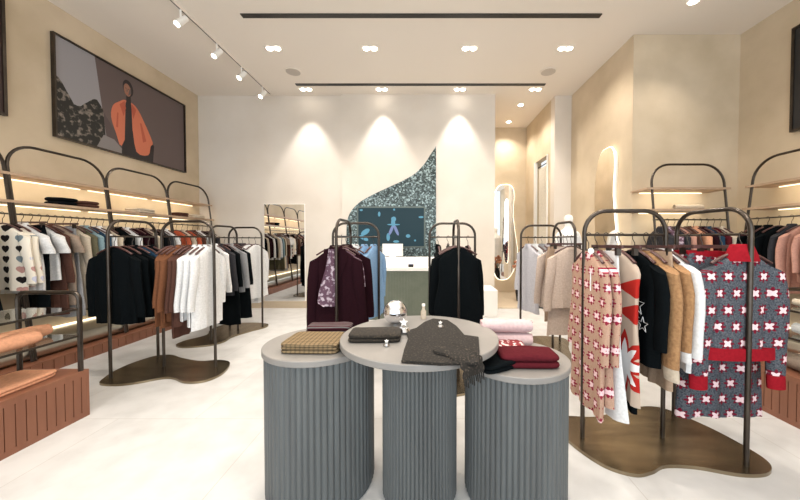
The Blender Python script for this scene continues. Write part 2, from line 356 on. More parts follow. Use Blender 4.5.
poly(pb, smooth_closed([(hx - .12, .14), (hx - .2, .3), (hx - .27, .52), (hx - .24, .7), (hx - .14, .80), (hx - .06, .86), (hx + .06, .86), (hx + .16, .80), (hx + .28, .62), (hx + .42, .36), (hx + .38, .28), (hx + .33, .12), (hx + .12, .12), (hx + .04, .5)], 3), .0225, 3)
poly(pb, [(hx - .08, .02), (hx + .11, .02), (hx + .06, .45), (hx + .05, .82), (hx - .0, .90), (hx - .045, .82)], .0228, 5)
poly(pb, [(hx + .06, .84), (hx + .13, .78), (hx + .08, .62), (hx + .05, .74)], .0229, 8); poly(pb, [(hx - .06, .84), (hx - .14, .76), (hx - .08, .6), (hx - .04, .74)], .0229, 8)
poly(pb, [(hx + .24, .3), (hx + .30, .34), (hx + .22, .6), (hx + .19, .6)], .0229, 8); poly(pb, [(hx - .2, .4), (hx - .17, .4), (hx - .16, .62), (hx - .18, .62)], .0229, 8)
poly(pb, [(hx - .035, .82), (hx + .045, .82), (hx + .04, .99), (hx - .03, .99)], .0230, 5)
ell(hx + .0, 1.06, .085, .125, .0231, 5, tl=.1); ell(hx - .012, 1.03, .058, .095, .0234, 4, tl=.1)
poly(pb, [(hx + .0, .95), (hx + .05, 1.0), (hx + .045, 1.1), (hx + .02, 1.04)], .0235, 1)
for ex in (-.036, .008): ell(hx + ex, 1.05, .011, .005, .0237, 5, 10)
ell(hx - .016, .975, .017, .006, .0237, 8, 10); poly(pb, [(hx - .02, 1.05), (hx - .012, 1.05), (hx - .008, 1.005), (hx - .026, 1.005)], .0236, 1)
pb.build('photo_print', cols, t, False)
for nm, x0, y0, y1, z0, z1, sg in (('dark framed panel cut off at the left edge, high on the left wall', XL, 2.2, 3.44, 2.76, 4.05, 1), ('dark framed panel high on the right wall at the edge of view', XR, 1.8, 3.84, 2.72, 3.98, -1)):
    t = thing('wall_picture', nm, 'picture', (x0, y0, z0))
    dy, dz = y1 - y0, z1 - z0
    def bx_(a, b, c, d): return (min(0, sg * .045), max(0, sg * .045), a, b, c, d)
    f = MB(); f.box(*bx_(0, .03, 0, dz)).box(*bx_(dy - .03, dy, 0, dz)).box(*bx_(.03, dy - .03, 0, .03)).box(*bx_(.03, dy - .03, dz - .03, dz)); f.build('frame', M['bronze'], t, False)
    MB().box(min(.005 * sg, .035 * sg), max(.005 * sg, .035 * sg), .03, dy - .03, .03, dz - .03).build('print', base('dark_print', (.035, .015, .013) if sg > 0 else (.012, .012, .014), .45), t, False)

# ------------------------------------------------------------------ back wall: mosaic, screen, counter, mirror
K = 6.31 / F
def bw(px, py): return ((px - 425) * K, 1.4 + (240 - py) * K)
curve = smooth_open([bw(*p) for p in ((436, 147), (430, 156), (424, 165), (415, 174), (403, 181), (390, 187), (375, 194), (362, 201), (354, 208), (349, 216), (347, 226), (346.5, 245))])
pts = curve + [bw(346.5, 308), bw(436, 308)]
tag(MB().prism(pts, 6.294, 6.316, 'y').build('mosaic_panel', M['mosaic'], None, False), 'blue-green glass mosaic panel with a swooping curved top behind the counter', 'mosaic panel')
t = thing('television', 'dark wall television with blue figures on screen, set in the mosaic', 'television', (-.68, 6.294, 1.66))
sw, sh = .66, .385
MB().box(-sw - .03, sw + .03, -.05, 0, -sh - .03, sh + .03).build('bezel', base('green_grey_bezel', (.11, .13, .115), .35, .4), t, False)
scm = base('screen', (.006, .012, .015), .35, spec=.2, emis=(.012, .045, .058), es=.5)
MB().box(-sw, sw, -.056, -.05, -sh, sh).build('screen_panel', scm, t, False)
gm = base('screen_light', (.02, .08, .12), .4, emis=(.10, .30, .42), es=.6); gm2 = base('screen_violet', (.04, .05, .12), .4, emis=(.16, .20, .36), es=.7)
def disc(nm, cx, cz, rx, rz, mt, k=14, y=-.058, tl=0):
    mb = MB(); P = []
    for i in range(k):
        a = 2 * PI * i / k; u, v = rx * math.cos(a), rz * math.sin(a)
        P.append((cx + u * math.cos(tl) - v * math.sin(tl), cz + u * math.sin(tl) + v * math.cos(tl)))
    return mb.prism(P, y, y + .001, 'y').build(nm, mt, t, False)
disc('lit_figure_head', .05, .16, .05, .05, gm); disc('lit_figure_arms', .05, .05, .13, .016, gm, y=-.0585); disc('lit_figure_body', .04, .09, .04, .08, gm, y=-.059)
disc('lit_figure_leg', -.0, -.06, .03, .12, gm2, tl=-.4); disc('lit_figure_leg', .1, -.06, .03, .12, gm2, tl=.4, y=-.0585)
for a_ in ((-.52, -.1, .1, .05, .6), (-.55, -.22, .1, .04, -.5), (-.06, -.2, .035, .08, 0), (.34, -.18, .045, .035, 0), (.1, -.29, .06, .025, 0), (.6, .2, .05, .02, 0), (-.24, .26, .025, .05, 0), (.06, .35, .02, .02, 0), (-.6, .34, .03, .02, 0), (.48, -.27, .02, .02, 0)):
    disc('lit_shape', a_[0], a_[1], a_[2], a_[3], gm, tl=a_[4])
t = thing('service_counter', 'grey-green fluted service counter with a white top under the television', 'counter', (-.55, 5.65, 0))
f = MB(); f.box(-.85, .85, -.24, .25, .0, .86)
for i in range(34): f.box(-.85 + i * .05, -.85 + i * .05 + .041, -.252, -.24, .06, .85)
f.build('cabinet', M['green'], t, False)
bevel(MB().box(-.87, .87, -.27, .27, .86, .92).build('countertop', M['white_paint'], t, False))
bevel(MB().box(-.3, .87, 0, .27, .92, 1.08).build('raised_ledge', M['white_paint'], t, False))
t = thing('display_monitor', 'white back of a small monitor standing on the counter ledge', 'monitor', (-.60, 5.75, 1.08))
bevel(MB().box(-.19, .19, -.015, .015, .02, .25).build('monitor_panel', M['white_paint'], t, False)); MB().box(-.06, .06, -.05, .05, 0, .02).build('stand', M['white_paint'], t, False)
t = thing('card_reader', 'small black card reader on the white counter edge', 'card reader', (-.25, 5.50, .92))
bevel(MB().box(-.045, .045, -.05, .05, 0, .05).build('reader_body', M['black_metal'], t, False)); MB().box(-.03, .03, -.03, .02, .05, .053).build('display', gm2, t, False)
t = thing('wall_mirror', 'tall rectangular mirror on the back wall reflecting the left shelving', 'mirror', (-2.88, YB, 0))
MB().box(-.42, .42, -.02, 0, .14, 2.14).build('mirror_backing', M['white_paint'], t, False)
MB().box(-.41, .41, -.025, -.02, .15, 2.13).build('mirror_glass', M['mirror'], t, False)
bevel(tag(MB().box(.86, 1.32, 5.6, 6.2, 0, .49).build('display_block', M['white_paint'], None, False), 'low white display block at the right end of the back wall', 'display block'), .01)

# wavy lit mirrors
def wavy(name, label, loc, rz, hw, hh, amp, nph):
    t = thing(name, label, 'mirror', loc, rz)
    pts = []
    n = 60
    for i in range(n):
        a = 2 * PI * i / n; c, s = math.cos(a), math.sin(a)
        x = hw * math.copysign(abs(c) ** .7, c); z = hh * math.copysign(abs(s) ** .5, s)
        x += amp * math.sin((z / hh - .75) * nph) * (1 if x > 0 else .4)
        pts.append((x, z))
    big = [(x * 1.0 + .012 * math.copysign(1, x), z * 1.012) for x, z in pts]
    MB().prism([(x * .95, z * .98) for x, z in pts], -.05, 0, 'y').build('mirror_backing', M['white_paint'], t, False)
    MB().prism(big, -.058, -.05, 'y').build('light_ring', M['led_soft'], t, False)
    MB().prism(pts, -.068, -.058, 'y').build('mirror_glass', M['mirror'], t, False)
    return t
wavy('wavy_mirror', 'tall wavy light-edged mirror on the end wall of the passage', (2.06, YC, 1.6), 0, .3, 1.24, .06, 4)
wavy('wavy_mirror', 'tall wavy light-edged mirror on the wall left of the alcove', (XP, 7.05 - .0, 1.7), -PI / 2, .42, 1.05, .07, 4) if False else \
wavy('wavy_mirror', 'tall wavy light-edged mirror on the wall beside the alcove', (XP, 5.06, 1.72), -PI / 2, .28, 1.15, .06, 4)
# fitting room curtain and its rod
t = thing('fitting_room_curtain', 'cream curtain hanging in the doorway of the passage', 'curtain', (XC + .08, 7.1, .03))
rings = []
for z in (0, 1.5, 3.05): rings.append([(.025 * math.sin(i * 1.3) , -.28 + i * .02, z) for i in range(32)])
MB().loft(rings, cap=False, closed=False).build('curtain_cloth', M['curtain'], t)
MB().tube([(0, -.62, 3.1), (0, .4, 3.1)], .012).build('curtain_rod', M['bronze'], t)
# vase with flowers in the passage
t = thing('flower_vase', 'dark tall vase of reddish flowers on the passage floor', 'vase', (2.15, 7.0, .02))
MB().lathe([(.07, 0), (.10, .2), (.08, .42), (.05, .5), (.07, .54)], n=20).build('vase', M['charcoal'], t)
random.seed(8); fl = MB(); st = MB()
for i in range(16):
    a = random.random() * 6.28; r_ = random.random() * .16; z_ = .7 + random.random() * .2; c_ = (r_ * math.cos(a), r_ * math.sin(a), z_)
    fl.ball(c_, .04, 6); st.tube([(0, 0, .5), c_], .004, 5)
fl.build('blooms', noisy('bloom_red', (.35, .08, .04), (.6, .35, .2), 12), t); st.build('stems', M['olive'], t)

# ------------------------------------------------------------------ hangers and garments
random.seed(11)
hb = MB()
for s in (-1, 1): hb.tube([(0, 0, -.10), (s * .05, 0, -.109), (s * .13, 0, -.145), (s * .185, 0, -.18)], [.011, .012, .011, .012], 8, sq=.7)
HB = hb.mesh('hanger_body', M['hanger_wood'])
hk = MB(); hk.tube([(.0, 0, -.10), (0, 0, -.055), (0, .014, -.03), (0, .0165, -.01), (0, .0145, .008), (0, 0, .0165), (0, -.0145, .008), (0, -.0165, -.004)], .003, 6)
HK = hk.mesh('hook', M['bronze'])
cb = MB(); cb.box(-.19, .19, -.006, .006, -.09, -.07)
CB = cb.mesh('clip_bar', M['hanger_wood'], False)
CLP = [MB().box(q * .14 - .012, q * .14 + .012, -.014, .014, -.135, -.085).mesh('clip', M['bronze'], False) for q in (-1, 1)]
_cache = {}
def body_mesh(kind, mat, wd, ln, flare, seed):
    key = ('b', kind, mat, wd, ln, flare, seed)
    if key in _cache: return _cache[key]
    rn = random.Random(seed * 7 + 3); ph = rn.random() * 6; kx = 26 + rn.random() * 14; mb = MB(); n = 32
    def ring(cx, hw, th, z, amp):
        r = []
        for k in range(n):
            a = 2 * PI * k / n; c, s = math.cos(a), math.sin(a)
            x = hw * math.copysign(abs(c) ** .8, c); y = th * math.copysign(abs(s) ** .8, s)
            y += amp * math.sin((x + cx) * kx + ph + z * 1.3) + amp * .5 * math.sin((x + cx) * kx * 2.1 + 1 + ph)
            r.append((cx + x * (1 + .01 * math.sin(z * 20 + ph)), y, z + (.006 * math.sin(x * 18 + ph) if amp > .006 else 0)))
        return r
    z0 = -.118
    if kind in ('top', 'dress'):
        prof = [(z0, .05, .020), (z0 - .008, .075, .025), (z0 - .03, wd * .24, .029), (z0 - .06, wd * .35, .032), (z0 - .09, wd * .44, .034), (z0 - .13, wd * .485, .036)]
        rings = [ring(0, b_, c_, a_, 0) for a_, b_, c_ in prof]
        m_ = 9
        for i in range(1, m_ + 1):
            t_ = i / m_; z = z0 - .13 - (ln - .13) * t_
            hw = wd * (.49 - .05 * math.sin(min(t_ * 2, 1) * PI)) + flare * t_
            rings.append(ring(0, hw, .036 - .006 * t_, z, .004 + .012 * t_))
        rings.append(ring(0, hw * .97, .03, z + .004, .012))
        mb.loft(rings)
    elif kind == 'skirt':
        rings = [ring(0, wd * .34 + (wd * .16 + flare) * (i / 9), .018 + .02 * i / 9, -.12 - ln * i / 9, .003 + .014 * i / 9) for i in range(10)]
        mb.loft(rings)
    elif kind == 'trousers':
        mb.loft([ring(0, wd * .42, .02, -.12, 0), ring(0, wd * .46, .028, -.22, .003), ring(0, wd * .48, .03, -.32, .004)])
        for s in (-1, 1):
            mb.loft([ring(s * wd * .245, wd * .235 + flare * .5 * t_, .03, -.31 - (ln - .31) * t_, .004 + .006 * t_) for t_ in (0, .25, .5, .75, 1)])
    _cache[key] = mb.mesh(kind, M[mat]); return _cache[key]
def sleeve_mesh(mat, s, wd, sl, r0, r1, cuff=False):
    key = ('s', mat, s, wd, sl, r0, r1, cuff)
    if key in _cache: return _cache[key]
    mb = MB(); P = []; R = []
    zt = -.215; ends = [0, .12, .3, .5, .7, .86, 1.0] if not cuff else [1.0, 1.04, 1.12, 1.13]
    for t_ in ends:
        P.append((s * (wd * .455 + .035 * math.sin(min(t_, 1) * 1.7) + .012 * t_), -.012 * math.sin(t_ * 5), zt - sl * t_)); R.append((r0 + (r1 - r0) * min(t_, 1)) * (1 + .04 * math.sin(t_ * 25)) * (.95 if cuff else 1))
    rings = []
    for p, r in zip(P, R): rings.append([(p[0] + r * math.cos(a), p[1] + r * .56 * math.sin(a), p[2] + (.03 * s * -math.cos(a) * (1 - min(1, (zt - p[2]) / .12)))) for a in [2 * PI * k / 14 for k in range(14)]])
    mb.loft(rings); _cache[key] = mb.mesh('sleeve', M[mat]); return _cache[key]
def collar_mesh(mat, kind):
    key = ('c', mat, kind)
    if key in _cache: return _cache[key]
    mb = MB(); n = 20
    prof = dict(crew=[(.062, 0, -.128), (.060, .0, -.108), (.052, 0, -.108), (.050, 0, -.128)],
                roll=[(.105, 0, -.165), (.095, 0, -.13), (.066, 0, -.065), (.054, 0, -.06), (.06, 0, -.12)],
                shirt=[(.072, 0, -.148), (.068, 0, -.11), (.055, 0, -.085), (.045, 0, -.09), (.05, 0, -.13)])[kind]
    rings = []
    for r, _, z in prof:
        rings.append([(r * math.cos(2 * PI * k / n), r * .55 * math.sin(2 * PI * k / n), z - (.02 * max(0, -math.sin(2 * PI * k / n)) if kind != 'roll' else 0)) for k in range(n)])
    mb.loft(rings, cap=False); _cache[key] = mb.mesh('collar', M[mat]); return _cache[key]
# name: kind, material, width, length, flare, sleeve length, collar, cuff material, extra
def G(kind, mat, wd, ln, fl=0, sl=0, col='crew', cuff=None, colmat=None, clip=False, r=(.058, .045), extra=None, hem=None):
    return dict(kind=kind, mat=mat, wd=wd, ln=ln, fl=fl, sl=sl, col=col, cuff=cuff, colmat=colmat or mat, clip=clip, r=r, extra=extra, hem=hem)
hang_seed = [0]
def garment(name, cat, label, hlabel, hgroup, group, loc, rz, g):
    hang_seed[0] += 1; sd = hang_seed[0] % 3
    h = thing('coat_hanger', hlabel, 'hanger', loc, rz, hgroup)
    if g['clip']: link('clip_bar', CB, h); link('clip', CLP[0], h); link('clip', CLP[1], h)
    else: link('hanger_body', HB, h)
    link('hook', HK, h)
    t = thing(name, label, cat, loc, rz, group)
    link('body' if g['kind'] != 'trousers' else 'trouser_legs', body_mesh(g['kind'], g['mat'], g['wd'], g['ln'], g['fl'], sd), t)
    if g['kind'] in ('top', 'dress'):
        link('collar', collar_mesh(g['colmat'], g['col']), t)
        if g['sl']:
            for s in (-1, 1):
                so = link('sleeve', sleeve_mesh(g['mat'], s, g['wd'], g['sl'], *g['r']), t)
                if g['cuff']: link('cuff', sleeve_mesh(g['cuff'], s, g['wd'], g['sl'], *g['r'], True), so)
    else:
        k = ('w', g['colmat'], g['wd'], g['kind'])
        if k not in _cache:
            q = g['wd'] * (.345 if g['kind'] == 'skirt' else .425)
            _cache[k] = MB().loft([[(q * math.cos(a), .024 * math.sin(a), z) for a in [2 * PI * i / 20 for i in range(20)]] for z in (-.165, -.11)]).mesh('waistband', M[g['colmat']])
        link('waistband', _cache[k], t)
    if g['hem']:
        hw = g['wd'] * .50 + g['fl']
        MB().loft([[(hw * math.cos(a), 0.044 * math.sin(a), z) for a in [2 * PI * i / 28 for i in range(28)]] for z in (-.118 - g['ln'] - .015, -.118 - g['ln'] + .06)]).build('hem', M[g['hem']], t)
    if g['extra']: g['extra'](t)
    return t
ORD = ['nearest', 'second', 'third', 'fourth', 'fifth', 'sixth', 'seventh', 'eighth', 'ninth', 'tenth', 'eleventh', 'twelfth', 'thirteenth', 'fourteenth', 'fifteenth']
def rail_of(where, start, p0, p1, rz, items, jit=5, even=True):
    """hang items evenly between p0 and p1; item = (name, category, description, garment spec[, t])"""
    n = len(items); rn = random.Random(len(where) + n)
    for i, it in enumerate(items):
        t_ = it[4] if len(it) > 4 else ((i + .5) / n)
        loc = tuple(p0[c] + (p1[c] - p0[c]) * t_ for c in range(3))
        o = 'first' if i == 0 else ORD[i]
        pos = f'{o} from {start}, {where}'
        garment(it[0], it[1], f'{it[2]}, {pos}', f'wooden hanger, {pos}', f'hangers, {where}', f'garments, {where}', loc, rz + math.radians(rn.uniform(-jit, jit)), it[3])
sweater = lambda mat, wd=.42, ln=.62, sl=.52, **k: G('top', mat, wd, ln, 0, sl, **k)
tee = lambda mat, wd=.40, ln=.6, **k: G('top', mat, wd, ln, .01, .2, r=(.07, .068), **k)
shirt = lambda mat, wd=.42, ln=.68, **k: G('top', mat, wd, ln, .015, .54, col='shirt', **k)
dress = lambda mat, wd=.40, ln=1.05, fl=.05, sl=.5, **k: G('dress', mat, wd, ln, fl, sl, **k)
skirt = lambda mat, wd=.40, ln=.7, fl=.05, **k: G('skirt', mat, wd, ln, fl, clip=True, **k)
trous = lambda mat, wd=.42, ln=.95, fl=.02, **k: G('trousers', mat, wd, ln, fl, clip=True, **k)

# ------------------------------------------------------------------ free-standing racks
BL = [(x + 3.1, y - 3.34) for x, y in ((-3.19, 3.10), (-3.10, 2.96), (-2.9, 2.94), (-2.75, 2.99), (-2.61, 3.08), (-2.49, 3.08), (-2.30, 2.99), (-2.13, 3.02), (-2.07, 3.2), (-2.16, 3.46), (-2.33, 3.54), (-2.53, 3.51), (-2.81, 3.60), (-3.02, 3.70), (-3.18, 3.66), (-3.25, 3.45), (-3.24, 3.25))]
BC = [(1.985 - x, -(y - 2.14)) for x, y in ((1.00, 2.20), (1.01, 2.33), (1.12, 2.40), (1.34, 2.39), (1.56, 2.46), (1.76, 2.53), (1.97, 2.52), (2.10, 2.30), (2.16, 2.08), (2.16, 1.90), (2.06, 1.81), (1.89, 1.80), (1.68, 1.86), (1.50, 1.87), (1.38, 1.82), (1.26, 1.80), (1.13, 1.87), (1.04, 2.03))]
def hoop_path(a, b, z0, z1, r=.15):
    a = Vector((*a, 0)); b = Vector((*b, 0)); d = (b - a); Lh = d.length; d.normalize(); P = [a + Vector((0, 0, z0)), a + Vector((0, 0, z1 - r))]
    for i in range(1, 9):
        q = PI / 2 * i / 8; P.append(a + d * (r - r * math.cos(q)) + Vector((0, 0, z1 - r + r * math.sin(q))))
    for i in range(0, 9):
        q = PI / 2 * i / 8; P.append(b - d * (r - r * math.sin(q)) + Vector((0, 0, z1 - r + r * math.cos(q))))
    P.append(b + Vector((0, 0, z0))); return P
ZR, ZT = 1.435, 1.60
def rack(label, loc, rz, outline=BL, gap=.30):
    t = thing('clothes_rack', label, 'clothes rack', loc, rz, 'free-standing bronze racks')
    pl = smooth_closed(outline)
    o = MB().prism(pl, 0, .022).build('base_plate', M['bronze_plate'], t, False)
    cx = sum(p[0] for p in pl) / len(pl); cy = sum(p[1] for p in pl) / len(pl)
    for A, B in (((0, -.275), (0, .275)), ((gap, 0), (gap + .56, 0))):
        hp = MB().tube(hoop_path(A, B, .022, ZT), .0145, 10).build('hoop', M['bronze'], t)
        MB().tube([(A[0], A[1], ZR), (B[0], B[1], ZR)], .0085, 8).build('hanging_rail', M['bronze'], hp)
    return t
rack('bronze two-hoop rack with a curvy base, at left in front of the wall shelving', (-3.135, 3.34, 0), 0)
rack('big bronze two-hoop rack with a curvy base at the front right', (1.96, 2.14, 0), PI, BC)
rack('bronze rack far left behind the curvy-based one, near the mirror', (-2.9, 5.0, 0), -PI / 2 - .06, BL, .2)
rack('bronze rack of burgundy jackets in front of the service counter', (-.83, 3.72, 0), -PI / 2, BL, .26)
rack('bronze rack of black clothes behind the round tables', (.33, 3.75, 0), -PI / 2, BL, .15)
rack('bronze rack of pale clothes beside the passage', (1.60, 4.28, 0), -PI / 2, BL, .42)

# rack A, bar hoop runs in depth: garments face the camera
W = 'depth hoop of left rack'
sw_b = sweater('black', .46, .76, .6)
rail_of(W, 'front', (-3.135, 3.08, ZR), (-3.135, 3.56, ZR), 0, [('sweater', 'sweater', 'black long-sleeved sweater', sw_b), ('sweater', 'sweater', 'black wool sweater', sweater('black', .44, .78, .6)),
     ('sweater', 'sweater', 'black knitted cardigan', shirt('black', .44, .74)), ('sweater', 'sweater', 'navy black sweater', sweater('navy', .44, .74, .54)), ('jacket', 'jacket', 'black jacket', shirt('black', .46, .7))], 3)
W = 'side hoop of left rack'
rail_of(W, 'left', (-2.77, 3.34, ZR), (-2.31, 3.34, ZR), PI / 2, [('shirt', 'shirt', 'tan brown sleeveless top', G('top', 'brown', .40, .80, .0, 0)), ('shirt', 'shirt', 'rust brown knit', sweater('brown', .40, .82, .5)),
     ('shirt', 'shirt', 'brown satin blouse', shirt('brown', .42, .76)), ('sweater', 'sweater', 'dark brown sweater', sweater('darkbrown', .42, .92, .55)), ('shirt', 'shirt', 'dark chocolate shirt', shirt('darkbrown', .42, .8)),
     ('shirt', 'shirt', 'white crisp shirt', shirt('white', .44, .74)), ('shirt', 'shirt', 'long white shirt', shirt('white', .44, .80)), ('shirt', 'shirt', 'white blouse', shirt('white', .44, .84))], 4)
# rack G
def rotp(o, rz, p): c, s = math.cos(rz), math.sin(rz); return (o[0] + p[0] * c - p[1] * s, o[1] + p[0] * s + p[1] * c, ZR)
GO = (-2.9, 5.0); GR = -PI / 2 - .06
rail_of('near hoop of rear left rack', 'front', rotp(GO, GR, (.74, 0)), rotp(GO, GR, (.22, 0)), -.06,
     [('shirt', 'shirt', 'white shirt', shirt('white', .42, .62)), ('jacket', 'jacket', 'charcoal jacket', shirt('charcoal', .44, .7)), ('dress', 'dress', 'long black dress', dress('black', .42, 1.15)), ('shirt', 'shirt', 'grey shirt', shirt('grey', .42, .7)), ('dress', 'dress', 'black evening dress', dress('black', .44, 1.1))], 12)
rail_of('far hoop of rear left rack', 'left', (-3.1, 5.0, ZR), (-2.68, 5.0, ZR), PI / 2 - .3,
     [('coat', 'coat', 'black coat', shirt('black', .46, .95)), ('jacket', 'jacket', 'slate jacket', shirt('charcoal', .44, .72)), ('dress', 'dress', 'white lace dress', dress('white', .42, .95)), ('shirt', 'shirt', 'cream white blouse', dress('white', .42, .85))], 10)
# rack D
def lapels(mat):
    def f(t):
        mb = MB()
        for s in (-1, 1): mb.prism([(s * .01, -.50), (s * .045, -.12), (s * .10, -.12), (s * .115, -.22)], -.050, -.044, 'y')
        o = mb.build('lapels', M[mat], t, False)
    return f
rail_of('near hoop by counter', 'front', (-.86, 2.95, ZR), (-.84, 3.42, ZR), 0,
     [('jacket', 'jacket', 'burgundy velvet jacket', G('top', 'burgundy', .42, .86, .03, .66, 'shirt', r=(.06, .05), extra=lapels('burgundy')), .08), ('blouse', 'blouse', 'plum patterned blouse', sweater('paisley', .32, .68, .3), .45), ('jacket', 'jacket', 'burgundy velvet blazer', G('top', 'burgundy', .42, .88, .03, .66, 'shirt', r=(.06, .05)), .85)], 3)
rail_of('far hoop by counter', 'right', (-.56, 3.72, ZR), (-1.0, 3.72, ZR), PI / 2 - .45,
     [('shirt', 'shirt', 'light blue shirt', shirt('blue', .44, .84)), ('shirt', 'shirt', 'pale blue shirt', shirt('blue', .44, .8)), ('shirt', 'shirt', 'white and blue shirt', shirt('white', .44, .7)), ('jacket', 'jacket', 'dark wine jacket', shirt('burgundy', .46, .8))], 6)
t = tag(MB().loft([[( (x_ - .5) * wv + xo, yy - .015 * math.cos(x_ * 9), z_) for x_, yy in ((0, 0), (.25, .004), (.5, 0), (.75, .005), (1, 0), (1, .01), (.5, .012), (0, .01))] for z_, wv, xo in ((-.12, .05, -.02), (-.3, .09, -.03), (-.5, .15, -.06), (-.62, .17, -.07), (-.66, .1, -.05))]).build('scarf', M['paisley'], None),
        'plum patterned scarf hanging over the front of the burgundy velvet jacket', 'scarf'); t.location = (-.85, 2.895, ZR)
# rack E
rail_of('near hoop behind tables', 'front', (.33, 3.04, ZR), (.33, 3.5, ZR), 0,
     [('dress', 'dress', 'black sleeveless flared dress', dress('black', .40, .94, .08, 0), .05), ('dress', 'dress', 'black long-sleeved dress', dress('black', .42, .92, .07, .6), .35), ('coat', 'coat', 'black coat', dress('black', .44, .92, .06, .62), .7)], 3)
rail_of('far hoop behind tables', 'left', (.1, 3.75, ZR), (.58, 3.75, ZR), PI / 2,
     [('blouse', 'blouse', 'black blouse', shirt('black', .42, .7)), ('skirt', 'skirt', 'black skirt', skirt('black')), ('coat', 'coat', 'black wrap coat', dress('black', .42, .95)), ('dress', 'dress', 'black satin dress', dress('black', .44, .9))], 8)
# rack F
rail_of('near hoop by passage', 'front', (1.60, 3.34, ZR), (1.60, 3.82, ZR), 0,
     [('sweater', 'sweater', 'blush soft sweater', sweater('blush', .46, .66, .6), .1), ('skirt', 'skirt', 'sand long skirt', skirt('blush', .42, .98, .03), .3), ('trousers', 'trousers', 'sand trousers', trous('sand', .42, .98), .5), ('sweater', 'sweater', 'blush cardigan', sweater('blush', .44, .72, .58), .8)], 5)
rail_of('far hoop by passage', 'left', (1.38, 4.28, ZR), (1.85, 4.28, ZR), PI / 2 + .3,
     [('shirt', 'shirt', 'pale grey shirt', shirt('lilac', .42, .9)), ('shirt', 'shirt', 'white shirt', shirt('white', .42, .8)), ('jacket', 'jacket', 'grey jacket', shirt('grey', .44, .86)), ('shirt', 'shirt', 'lilac white shirt', shirt('lilac', .42, .85)), ('blouse', 'blouse', 'blush blouse', shirt('blush', .42, .7))], 6)
# rack C
def embro(t):
    mb = MB(); rn = random.Random(5)
    for k, (cx, cz, r_) in enumerate(((-.10, -.46, .07), (-.06, -.56, .06), (-.15, -.58, .05))):
        P = [(cx + (r_ if i % 2 == 0 else r_ * .42) * math.cos(PI / 2 + i * PI / 5), cz + (r_ if i % 2 == 0 else r_ * .42) * math.sin(PI / 2 + i * PI / 5)) for i in range(11)]
        for s in (-1, 1): mb.tube([(p[0], s * (.046 if k else .049), p[1]) for p in P], .0022, 5)
    mb.build('embroidery', M['white'], t)
rail_of('side hoop of front right rack', 'left', (1.12, 2.14, ZR), (1.64, 2.14, ZR), PI / 2,
     [('dress', 'dress', 'tan star-knit long dress', dress('star_tan', .40, 1.06, .03, .60, r=(.048, .04)), .02), ('cardigan', 'cardigan', 'tan star-knit long cardigan', dress('star_tan', .40, .98, .02, .60, r=(.048, .04)), .13),
      ('skirt', 'skirt', 'long white skirt', skirt('white', .42, 1.06, .02), .25), ('sweater', 'sweater', 'beige knit with large red star', G('dress', 'bigstar', .48, .95, .02, 0), .40),
      ('skirt', 'skirt', 'narrow black skirt', skirt('black', .40, 1.02, .0), .45), ('sweater', 'sweater', 'black sweater, silver star embroidery', sweater('black', .46, .72, .5, extra=embro), .63), ('sweater', 'sweater', 'camel boucle sweater', G('top', 'fuzzy', .46, .70, 0, .60, cuff='cream', r=(.07, .055)), .78),
      ('trousers', 'trousers', 'brown trousers', trous('sand', .40, 1.0), .87), ('sweater', 'sweater', 'camel and white sweater', sweater('fuzzy', .46, .66, .5, cuff='white'), .94), ('shirt', 'shirt', 'white shirt', shirt('white', .46, .74), 1.03)], 3)
rail_of('depth hoop of front right rack', 'front', (1.95, 1.91, ZR), (1.95, 2.36, ZR), 0,
     [('sweater', 'sweater', 'grey star-knit roll-neck sweater', G('top', 'star_grey', .43, .64, .01, .66, 'roll', 'red', 'red', hem='red', r=(.068, .056)), .0), ('trousers', 'trousers', 'grey star-knit trousers', trous('star_grey', .52, 1.2, .07, colmat='red'), .28),
      ('skirt', 'skirt', 'grey star-knit skirt', skirt('star_grey', .44, .6, .05, colmat='red'), .6), ('skirt', 'skirt', 'deep red skirt', skirt('red', .42, .5, .04), .85)], 2)
t = thing('price_tag', 'white round tag hanging at the front of the tan star-knit dresses', 'tag', (1.06, 1.98, 1.33))
MB().tube([(0, 0, 0), (0, 0, -.12)], .003, 6).build('string', M['white'], t); MB().lathe([(.018, -.004), (.018, .004)], n=16).build('disc', M['white_paint'], t).rotation_euler = (PI / 2, 0, 0)
t.children[1].location = (0, 0, -.135)

# ------------------------------------------------------------------ wall shelving units (leaning arches)
def wall_unit(label, loc, rz, n, w1=1.0, h=2.42, x0off=0.0):
    """local: y runs along the wall, +x out into the room, x=0 wall face"""
    t = thing('arched_shelving', label, 'wall shelving', loc, rz)
    lean = lambda z: .58 - .12 * (z - .0)
    for i in range(n):
        a, b = i * w1 + .012, (i + 1) * w1 - .012
        P = [(lean(p.z), p.y, p.z) for p in hoop_path((0, a), (0, b), .14, h, .26)]
        MB().tube(P, .015, 8).build('arch', M['bronze'], t)
    e = .06
    for z, d in ((2.09, .33), (1.80, .35)):
        for i in range(n):
            xf = lean(z) - .02
            o = MB().box(.0, xf + .03, i * w1 - (e if i == 0 else 0), (i + 1) * w1 + (e if i == n - 1 else 0), z - .012, z + .012)
            so = o.build('shelf', M['shelf'], t, False)
            MB().box(xf + .03, xf + .036, i * w1 - (e if i == 0 else 0), (i + 1) * w1 + (e if i == n - 1 else 0), z - .014, z + .014).build('shelf_edge', M['shelf'], so, False)
            MB().box(.02, .028, i * w1 + .05, (i + 1) * w1 - .05, z - .022, z - .012).build('light_strip', M['led'], so, False)
        l_ = area((0, 0, 0), .03, n * w1 - .1, 1.5 * n, (1, .88, .66)); l_.parent = t; l_.location = (.2, n * w1 / 2, z - .025); l_.rotation_euler = (0, math.radians(25), 0)
    MB().tube([(lean(1.67) - .02, .01, 1.67), (lean(1.67) - .02, n * w1 - .01, 1.67)], .009, 8).build('hanging_rail', M['bronze'], t)
    return t, lean(1.67) - .02
